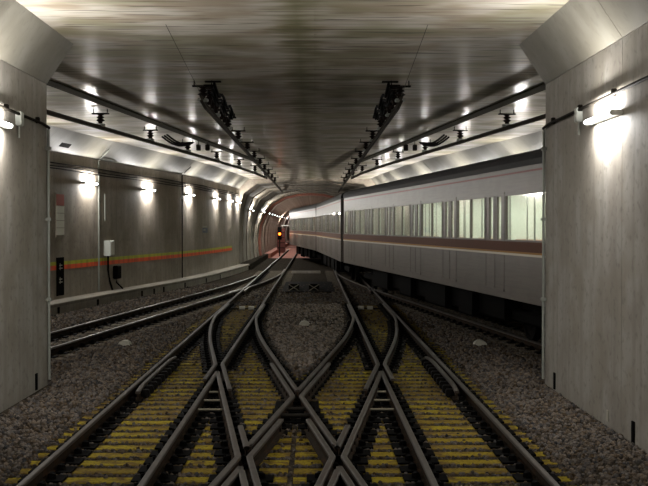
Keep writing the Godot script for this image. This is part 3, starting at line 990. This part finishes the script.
# ------------------------------------------------------------------ overhead
func build_catenary() -> void:
	# one hanger: two rods from the ceiling, a cross plate, a ribbed insulator, a clamp; origin at the beam, up to the ceiling
	var top := CEIL - 4.80
	var b := MB.new()
	for e in [-1, 1]:
		b.tube([Vector3(e * 0.17, top - 0.10, 0), Vector3(e * 0.17, top, 0)], 0.012, 6)
	b.cbox(Vector3(0, top - 0.11, 0), Vector3(0.42, 0.03, 0.08), 0.008)
	var rod := b.mesh(M.iron_dark)
	b = MB.new()
	b.lathe([Vector2(0.03, 0.33), Vector2(0.09, 0.30), Vector2(0.04, 0.27), Vector2(0.10, 0.23), Vector2(0.04, 0.20), Vector2(0.11, 0.16), Vector2(0.05, 0.12), Vector2(0.05, 0.05)], Vector3.ZERO, Basis(), 12)
	var ins := b.mesh(M.insul)
	b = MB.new()
	b.cbox(Vector3(0, 0.05, 0), Vector3(0.20, 0.06, 0.14), 0.015)
	b.lathe([Vector2(0.0, 0.10), Vector2(0.05, 0.09), Vector2(0.05, 0.05)], Vector3(0, 0, 0), Basis(), 8)
	var clamp_m := b.mesh(M.galv)
	var hang := func(o: Node3D, at: Vector3, turn: float) -> void:
		var xf := Transform3D(Basis(Vector3.UP, turn), at)
		var h := mpart("hanger", rod, o, xf)
		mpart("insulator", ins, h, Transform3D())
		mpart("clamp", clamp_m, h, Transform3D())
	var beam := [Vector2(-0.035, 0.03), Vector2(-0.035, 0.018), Vector2(-0.010, 0.008), Vector2(-0.012, -0.045), Vector2(-0.032, -0.052), Vector2(-0.032, -0.062), Vector2(0.032, -0.062), Vector2(0.032, -0.052), Vector2(0.012, -0.045), Vector2(0.010, 0.008), Vector2(0.035, 0.018), Vector2(0.035, 0.03)]
	for s in [1, -1]:
		var side := "striped wall's side" if s > 0 else "train's side"
		# over the curving outer track
		var o := thing("overhead_conductor", "rigid overhead conductor bar curving with the outer track, %s" % side, "conductor bar", Vector3(0, 4.80, 0), 0, "rigid overhead conductors")
		var path := []
		for d in range(6, 53, 2):
			path.append(Vector3(mir(f3(d) + 0.56, s), 0, -d))
		var mb := MB.new()
		mb.sweep(beam, path)
		part("conductor_beam", mb, M.bar, o)
		for d in [8.2, 12.5, 16.9, 21.2, 25.5, 29.8, 34.1, 38.4, 42.7, 47.0, 51.0]:
			hang.call(o, Vector3(mir(f3(d) + 0.56, s), 0, -d), -s * 0.12)
		# jumper cables lying along the beam
		mb = MB.new()
		for j in 3:
			var q := []
			for i in 9:
				var d := 30.6 + i * 0.38
				q.append(Vector3(mir(f3(d) + 0.56 + 0.12 + 0.07 * j, s), 0.20 - 0.12 * sin(PI * i / 8.0) + 0.03 * j, -d))
			mb.tube(q, 0.028, 6)
		part("jumper_cable", mb, M.black, o)
		mb = MB.new()
		for j in 2:
			mb.cbox(Vector3(mir(f3(35.0) + 0.70 + j * 0.3, s), 0.22, -35.0), Vector3(0.14, 0.2, 0.16), 0.02)
			mb.tube([Vector3(mir(f3(35.0) + 0.70 + j * 0.3, s), 0.3, -35.0), Vector3(mir(f3(35.0) + 0.70 + j * 0.3, s), CEIL - 4.8, -35.0)], 0.012, 6)
		part("switch_box", mb, M.iron, o)
		# over the straight middle track: starts with an anchored end and a run of feeder insulators
		o = thing("overhead_conductor", "straight rigid overhead conductor with a bundle at its end, %s" % side, "conductor bar", Vector3(0, 4.80, 0), 0, "rigid overhead conductors")
		var cx := mir(-2.16, s)
		mb = MB.new()
		mb.sweep(beam, [Vector3(cx, 0.06, -20.2), Vector3(cx, 0, -21.0), Vector3(cx, 0, -40), Vector3(cx, 0, -72)])
		part("conductor_beam", mb, M.bar, o)
		for d in [20.5, 23.2, 26.4, 30.0, 34.0, 38.0, 42.0, 46.0, 50.0, 54.0, 58.0]:
			hang.call(o, Vector3(cx, 0, -d), 0)
		for d in [21.1, 21.8, 22.5, 24.0, 24.7]:
			mb = MB.new()
			mb.lathe([Vector2(0.0, 0.34), Vector2(0.07, 0.32), Vector2(0.04, 0.28), Vector2(0.085, 0.24), Vector2(0.045, 0.20), Vector2(0.085, 0.15), Vector2(0.05, 0.1), Vector2(0.05, 0.03)], Vector3(cx + s * 0.06, 0, -d), Basis(), 10)
			mb.box(Vector3(cx + s * 0.06, 0.385, -d), Vector3(0.22, 0.09, 0.08))
			part("feeder_insulator", mb, M.insul, o)
		mb = MB.new()
		for j in 3:
			var q := []
			for i in 13:
				var d := 20.3 + i * 0.42
				q.append(Vector3(cx + s * (0.14 + 0.05 * j), 0.17 + 0.06 * j + 0.06 * sin(i * 1.3 + j), -d))
			mb.tube(q, 0.03, 6)
		part("feeder_cable", mb, M.black, o)
		mb = MB.new()
		mb.cbox(Vector3(cx + s * 0.2, CEIL - 4.8 - 0.03, -20.45), Vector3(0.32, 0.03, 0.07), 0.008)
		part("cross_arm", mb, M.iron_dark, o)
		mb = MB.new()
		mb.tube([Vector3(cx, 0.10, -20.3), Vector3(cx + s * 0.08, CEIL - 4.8 - 0.01, -14.8)], 0.004, 6)
		part("anchor_wire", mb, M.iron, o)
		# duct on the ceiling beside it
		mb = MB.new()
		var dp := []
		for d in range(14, 47, 2):
			dp.append(Vector3(mir(-5.2 + (d - 20.6) * 0.1105, s), CEIL - 0.003, -d))
		mb.sweep([Vector2(-0.15, 0.0), Vector2(-0.15, -0.02), Vector2(-0.14, -0.03), Vector2(0.14, -0.03), Vector2(0.15, -0.02), Vector2(0.15, 0.0)], dp)
		single("cable_duct", mb, M.duct, "flat olive grey cable duct fixed along the ceiling, %s" % side, "duct", Vector3.ZERO, 0, "ceiling cable ducts")

# ------------------------------------------------------------------ lamps
func build_lamps() -> void:
	for s in [1, -1]:
		for d in [13.5, 5.0, -3.5, -12.0]:
			wall_lamp(Vector3(div_x(s), 3.73, -d + (0.55 if s < 0 else 0.0)), 0, s, ("white tube lamp nearest the end of the dividing wall, " if d > 13 else "white tube lamp further back on the dividing wall, ") + ("striped wall's side" if s > 0 else "train's side"), "lamps on the dividing walls")
		var where := {34.3: "between the narrow notice and the pale conduit", 40.4: "past the junction box on the striped wall", 46.5: "just past the dark conduit on the striped wall", 53.0: "beyond the small blue-grey plate", 57.6: "over the end of the orange stripe", 61.2: "at the corner of the striped wall and the arched tunnel"}
		for d in [9.5, 15.7, 21.9, 28.1, 34.3, 40.4, 46.5, 53.0, 57.6, 61.2]:
			var t := wall_turn(d)
			wall_lamp(Vector3(mir(wall_x(d), s), 3.80, -d), t if s > 0 else -t, s, "wall lamp " + (where.get(d, "of the striped wall behind the dividing wall") if s > 0 else "on the wall behind the train"), "lamps on the outer walls", 1.0, false)
	for d in [69.0, 76.5, 84.0, 90.0, 96.0, 102.0, 108.0, 116.0, 126.0, 140.0, 160.0, 185.0]:
		wall_lamp(Vector3(lerpf(-4.38, -3.70, smoothstep(62.0, 79.0, d)), 3.46, -d), 0, 1, "wall lamp in the arched tunnel", "lamps in the tunnel", 1.0, false)

# ------------------------------------------------------------------ conduits, boxes, signs
func build_wall_fittings() -> void:
	for s in [1, -1]:
		var side := "on the striped wall's side" if s > 0 else "beside the train"
		var mb := MB.new()
		var xw := div_x(s)
		# conduit above the lamps along the dividing wall
		var o := thing("conduit", "thin conduit running above the lamps of the dividing wall, %s" % side, "conduit", Vector3(xw, 3.95, 0), 0, "conduits on the dividing walls")
		mb.tube([Vector3(s * 0.05, 0.1, 13.5), Vector3(s * 0.05, 0.06, -8.0), Vector3(s * 0.05, 0.0, -16.0), Vector3(s * 0.05, -0.03, -16.4)], 0.022, 8)
		part("pipe", mb, M.iron, o)
		for d in [-10, -6, -2, 2, 6, 8.5, 11, 12.6, 14.2, 15.8]:
			mb = MB.new()
			mb.cbox(Vector3(s * 0.03, 0.1 - maxf(0, d - 2) * 0.005, -d), Vector3(0.06, 0.09, 0.05), 0.01)
			part("pipe_clip", mb, M.iron, o)
		# vertical pipe down the end of the dividing wall
		o = thing("downpipe", "slim galvanised pipe down the end of the dividing wall, %s" % side, "pipe", Vector3(xw + s * 0.02, -0.1, -16.39), 0, "pipes on the wall ends")
		mb = MB.new()
		mb.tube([Vector3(s * 0.02, 0.1, 0), Vector3(s * 0.02, 4.0, 0)], 0.022, 8)
		part("pipe", mb, M.galv, o)
		for y in [1.35, 2.6, 3.7]:
			mb = MB.new()
			mb.cbox(Vector3(s * 0.02, y, 0.01), Vector3(0.09, 0.05, 0.06), 0.01)
			part("pipe_clip", mb, M.galv, o)
		# weep holes near the foot
		for q in [[15.75, 0.06], [11.85, 0.05]]:
			mb = MB.new()
			mb.cbox(Vector3(0, 0, 0), Vector3(0.02, 0.25, 0.09), 0.004)
			single("weep_hole_cover", mb, M.black, "small black slot cover at the foot of the dividing wall, %s" % side, "cover", Vector3(xw + s * 0.008, q[1], -q[0]), 0, "slot covers on the dividing walls")
		mb = MB.new()
		mb.cbox(Vector3(0, 0, 0), Vector3(0.012, 0.14, 0.07), 0.002)
		if s < 0:
			single("wall_tag", mb, M.white_dull, "small pale tag low on the wall beside the train", "tag", Vector3(xw + s * 0.006, 0.05, -12.9))
	# striped wall: cables near the top
	for k in 3:
		var mb := MB.new()
		var path := wall_path(18.0, 61.5, 1, 0.05)
		var y := [4.30, 4.20, 4.12][k] as float
		for i in path.size():
			path[i].y = y + 0.015 * sin(i * 1.7 + k)
		mb.tube(path, 0.018, 6)
		single("wall_cable", mb, M.iron_dark, "dark cable strung along the top of the striped wall", "cable", Vector3.ZERO, 0, "cables along the striped wall")
	# conduits down the joints of the striped wall
	for q in [35.2, 45.1]:
		var mb := MB.new()
		var o := thing("conduit", "pale conduit down the joint of the striped wall" if q < 40 else "dark conduit down the far joint of the striped wall", "conduit", Vector3(wall_x(q), 0.2, -q), wall_turn(q))
		mb.tube([Vector3(0.04, 0, 0), Vector3(0.04, 4.38, 0), Vector3(0.20, 4.56, 0), Vector3(0.42, 4.76, 0)], 0.025, 8)
		part("pipe", mb, M.galv if q < 40 else M.iron, o)
		if q < 40:
			mb = MB.new()
			mb.tube([Vector3(0.10, 4.46, 0), Vector3(0.10, 4.46, -1.6)], 0.02, 8)
			mb.tube([Vector3(0.07, 2.4, -0.5), Vector3(0.07, 3.3, -0.5)], 0.02, 8)
			part("branch_pipe", mb, M.galv, o)
	# dark plate on the haunch
	var mb := MB.new()
	mb.cbox(Vector3(0, 0, 0), Vector3(0.05, 0.18, 0.8), 0.01, Basis(Vector3.BACK, -PI / 4))
	single("haunch_plate", mb, M.iron_dark, "dark plate on the sloping haunch above the striped wall", "plate", Vector3(wall_x(31.8) + 0.20, 4.86, -31.8), wall_turn(31.8))
	# vertical notice strip on the striped wall
	var dn := 31.9
	var o := thing("notice_strip", "narrow vertical notice with a red head and pale squares on the striped wall", "notice", Vector3(wall_x(dn), 2.08, -dn), wall_turn(dn))
	mb = MB.new()
	mb.box(Vector3(0.012, 0.66, 0), Vector3(0.024, 1.34, 0.66))
	part("board", mb, M.wall_dark, o)
	mb = MB.new()
	mb.box(Vector3(0.026, 1.12, 0), Vector3(0.012, 0.34, 0.60))
	part("red_field", mb, M.pink, o)
	for k in 4:
		mb = MB.new()
		mb.box(Vector3(0.027, 0.83 - 0.222 * k, 0), Vector3(0.014, 0.205, 0.60))
		part("pale_square", mb, M.white_paint, o)
	o = thing("notice_plate", "black vertical plate with two pale marks crossing the stripes", "notice", Vector3(wall_x(dn), 0.30, -dn), wall_turn(dn))
	mb = MB.new()
	mb.cbox(Vector3(0.015, 0.58, 0), Vector3(0.03, 1.16, 0.56), 0.006)
	part("board", mb, M.black, o)
	for y in [0.88, 0.46]:
		mb = MB.new()
		mb.box(Vector3(0.033, y, 0.05), Vector3(0.008, 0.20, 0.03))
		mb.box(Vector3(0.033, y + 0.04, 0.0), Vector3(0.008, 0.03, 0.22))
		mb.box(Vector3(0.033, y - 0.05, 0.0), Vector3(0.008, 0.03, 0.26))
		part("pale_mark", mb, M.white_dull, o)
	# junction box with a cable and a dark telephone beside it
	var dj := 35.95
	o = thing("junction_box", "pale grey junction box with a cable on the striped wall", "box", Vector3(wall_x(dj), 0.2, -dj), wall_turn(dj))
	mb = MB.new()
	mb.cbox(Vector3(0.12, 1.46, 0), Vector3(0.24, 0.52, 0.42), 0.02)
	part("case", mb, M.box_grey, o)
	mb = MB.new()
	mb.box(Vector3(0.245, 1.46, 0), Vector3(0.012, 0.44, 0.34))
	part("cover", mb, M.lamp_body, o)
	mb = MB.new()
	mb.tube([Vector3(0.08, 1.22, 0), Vector3(0.08, 0.7, 0), Vector3(0.10, 0.3, -0.12), Vector3(0.14, 0.02, -0.25)], 0.035, 8)
	part("cable", mb, M.black, o)
	o = thing("wall_telephone", "small dark case with a trailing lead low on the striped wall", "case", Vector3(wall_x(36.8), 0.2, -36.8), wall_turn(36.8))
	mb = MB.new()
	mb.cbox(Vector3(0.09, 0.60, 0), Vector3(0.18, 0.46, 0.36), 0.03)
	part("case", mb, M.iron_dark, o)
	mb = MB.new()
	mb.tube([Vector3(0.08, 0.5, 0), Vector3(0.10, 0.25, 0.1), Vector3(0.18, 0.02, -0.3)], 0.03, 8)
	part("lead", mb, M.black, o)
	# small plate further along
	o = thing("wall_sign", "small blue-grey plate under a pale strip on the striped wall", "sign", Vector3(wall_x(50.0), 2.1, -50.0), wall_turn(50.0))
	mb = MB.new()
	mb.box(Vector3(0.012, 0.12, 0), Vector3(0.024, 0.24, 1.2))
	part("plate", mb, mat(Color(0.25, 0.29, 0.36), 0.6), o)
	mb = MB.new()
	mb.box(Vector3(0.016, 0.30, 0.1), Vector3(0.02, 0.07, 1.1))
	mb.box(Vector3(0.026, 0.14, 0.25), Vector3(0.012, 0.06, 0.5))
	part("pale_strip", mb, M.white_dull, o)

func build_small_things() -> void:
	# white clearance markers on the ballast
	for q in [[-4.0, 22.2, "beside the curving track by the striped wall"], [3.52, 22.2, "in the dark beside the train's track"], [AX, 26.6, "on the gravel island between the switch rails"]]:
		var mb := MB.new()
		var pr := []
		for k in 9:
			var a := PI * k / 8.0
			pr.append(Vector2(cos(a) * 0.14, sin(a) * 0.12))
		mb.sweep(pr, [Vector3(0, 0, 0.10), Vector3(0, 0, 0.085), Vector3(0, 0, -0.085), Vector3(0, 0, -0.10)])
		single("clearance_marker", mb, M.white_dull, "small white rounded clearance marker " + q[2], "marker", Vector3(q[0], ground(q[0], q[1]) + 0.01, -q[1]), 0, "clearance markers")
	# dark point machines on the middle line
	for e in [-0.4, 0.4]:
		var o := thing("point_machine", "dark point machine with crossed rods on the middle line, " + ("nearer the striped wall" if e < 0 else "nearer the train"), "point machine", Vector3(AX - 0.16 + e, -0.17, -41.5), 0, "point machines")
		var mb := MB.new()
		mb.cbox(Vector3(0, 0.14, -0.9), Vector3(0.42, 0.28, 1.1), 0.04)
		part("case", mb, M.iron_dark, o)
		mb = MB.new()
		mb.tube([Vector3(-0.2, 0.03, 0), Vector3(0.2, 0.28, 0)], 0.018, 6)
		mb.tube([Vector3(0.2, 0.03, 0), Vector3(-0.2, 0.28, 0)], 0.018, 6)
		part("crossed_rods", mb, M.bar_pale, o)
		mb = MB.new()
		for x in [-0.18, 0.18]:
			mb.tube([Vector3(x, 0.1, -0.3), Vector3(x, 0.3, -1.6)], 0.02, 6)
		part("side_rods", mb, M.iron, o)
	var slab := MB.new()
	slab.cbox(Vector3(0, 0.06, 0), Vector3(1.6, 0.12, 0.5), 0.02)
	single("crossing_slab", slab, M.wall, "pale concrete slab across the middle line behind the point machines", "slab", Vector3(AX - 0.2, -0.17, -62.0 + 4.0))
	# dark mat of steel under the machines
	slab = MB.new()
	slab.cbox(Vector3(0, 0, 0), Vector3(2.1, 0.05, 7.5), 0.01)
	single("machine_bed", slab, M.black, "dark steel bed under the point machines", "plate", Vector3(AX, -0.155, -44.5))
	var cab := thing("equipment_rack", "dark red-brown equipment rack in the arched tunnel behind the signal", "rack", Vector3(-3.25, -0.17, -104.0))
	var cm := MB.new()
	cm.cbox(Vector3(0, 1.2, 0), Vector3(0.8, 2.4, 0.5), 0.03)
	part("case", cm, mat(Color(0.30, 0.13, 0.10), 0.8), cab)
	for k in 4:
		cm = MB.new()
		cm.box(Vector3(0, 0.5 + 0.5 * k, 0.26), Vector3(0.7, 0.06, 0.04))
		part("shelf_edge", cm, M.iron, cab)
	cm = MB.new()
	cm.tube([Vector3(-1.7, 0, 0), Vector3(1.7, 0, 0)], 0.07, 8)
	single("cross_pipe", cm, M.white_paint, "white pipe crossing the arched tunnel at eye height", "pipe", Vector3(-2.3, 2.55, -128.0))
	# amber signal in the tunnel
	var o := thing("signal", "signal post with an amber light inside the arched tunnel", "signal", Vector3(-2.98, -0.17, -91.0))
	var mb := MB.new()
	mb.tube([Vector3(0, 0, 0), Vector3(0, 1.5, 0)], 0.05, 8)
	part("post", mb, M.iron, o)
	mb = MB.new()
	mb.cbox(Vector3(0, 2.0, -0.12), Vector3(0.36, 1.1, 0.2), 0.03)
	part("case", mb, M.black, o)
	mb = MB.new()
	mb.lathe([Vector2(0, 0.04), Vector2(0.08, 0.035), Vector2(0.12, 0.0)], Vector3(0, 1.95, 0.0), Basis(Vector3.RIGHT, PI / 2), 14)
	part("signal_light", mb, M.amber, o)
	mb = MB.new()
	mb.box(Vector3(0, 2.14, 0.16), Vector3(0.36, 0.02, 0.42))
	for e in [-1, 1]:
		mb.box(Vector3(e * 0.17, 2.04, 0.16), Vector3(0.02, 0.2, 0.42))
	part("added_visor", mb, M.black, o)  # added to keep the amber light off the ceiling
	var l := OmniLight3D.new()
	l.light_color = Color(1.0, 0.52, 0.30)
	l.light_energy = AMBER_E
	l.light_size = 0.12
	l.omni_range = 60
	l.omni_attenuation = 2.0
	l.shadow_enabled = true
	l.position = Vector3(0, 1.95, 0.14)
	o.add_child(l)
const AMBER_E := 0.3

# ------------------------------------------------------------------ loose stones
func build_ballast() -> void:
	var st := MB.new()
	var ph := (1.0 + sqrt(5.0)) / 2.0
	var vv := [Vector3(-1, ph, 0), Vector3(1, ph, 0), Vector3(-1, -ph, 0), Vector3(1, -ph, 0), Vector3(0, -1, ph), Vector3(0, 1, ph), Vector3(0, -1, -ph), Vector3(0, 1, -ph), Vector3(ph, 0, -1), Vector3(ph, 0, 1), Vector3(-ph, 0, -1), Vector3(-ph, 0, 1)]
	for k in 12:
		vv[k] = vv[k].normalized() * rng.randf_range(0.75, 1.15)
	for f in [[0, 11, 5], [0, 5, 1], [0, 1, 7], [0, 7, 10], [0, 10, 11], [1, 5, 9], [5, 11, 4], [11, 10, 2], [10, 7, 6], [7, 1, 8], [3, 9, 4], [3, 4, 2], [3, 2, 6], [3, 6, 8], [3, 8, 9], [4, 9, 5], [2, 4, 11], [6, 2, 10], [8, 6, 7], [9, 8, 1]]:
		st.tri(vv[f[0]], vv[f[1]], vv[f[2]])
	var mesh := st.mesh(M.stone)
	var areas := [["striped wall's side", -8.4, -2.98], ["between the rails", -2.98, 2.5], ["train's side", 2.5, 5.6]]
	for a in areas:
		var xf: Array[Transform3D] = []
		var cols := PackedColorArray()
		var bands := [[8.9, 13.0, 520.0], [13.0, 18.0, 420.0], [18.0, 26.0, 230.0], [26.0, 36.0, 110.0], [36.0, 46.0, 50.0]]
		for bnd in bands:
			var count := int((bnd[1] - bnd[0]) * (a[2] - a[1]) * bnd[2])
			for k in count:
				var x: float = rng.randf_range(a[1], a[2])
				var d: float = rng.randf_range(bnd[0], bnd[1])
				var c: float = absf(x - AX)
				if d < 16.5 and c > 3.84:
					continue
				if d > 16.5 and c > absf(wall_x(d) + 0.62 - AX):
					continue
				var g := ground(x, d)
				var inner := c < 2.9
				if inner and d < 34.0 and g < -0.165:
					var ph2: float = fposmod(d / PITCH + 0.5, 1.0) - 0.5
					if absf(ph2) < 0.32 and rng.randf() > 0.012:
						continue
				var sz: float = rng.randf_range(0.018, 0.036) * (1.0 if d < 18 else 1.25)
				if inner and d < 34 and g < -0.165:
					sz *= 0.8
				var bs := Basis.from_euler(Vector3(rng.randf() * TAU, rng.randf() * TAU, rng.randf() * TAU)) * Basis.from_scale(Vector3(sz * 1.25, sz * 0.85, sz))
				xf.append(Transform3D(bs, Vector3(x, g + sz * rng.randf_range(-0.2, 0.55), -d)))
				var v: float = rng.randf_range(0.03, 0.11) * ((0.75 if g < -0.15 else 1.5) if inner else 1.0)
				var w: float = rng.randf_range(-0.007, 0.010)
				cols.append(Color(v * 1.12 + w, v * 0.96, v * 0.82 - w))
		var mm := MultiMesh.new()
		mm.transform_format = MultiMesh.TRANSFORM_3D
		mm.use_colors = true
		mm.mesh = mesh
		mm.instance_count = xf.size()
		for k in xf.size():
			mm.set_instance_transform(k, xf[k])
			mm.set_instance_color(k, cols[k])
		var o := MultiMeshInstance3D.new()
		o.name = numbered("ballast_stones")
		o.multimesh = mm
		add_child(o)
		tag(o, "loose grey-brown ballast stones, " + a[0], "ballast", "", "stuff")
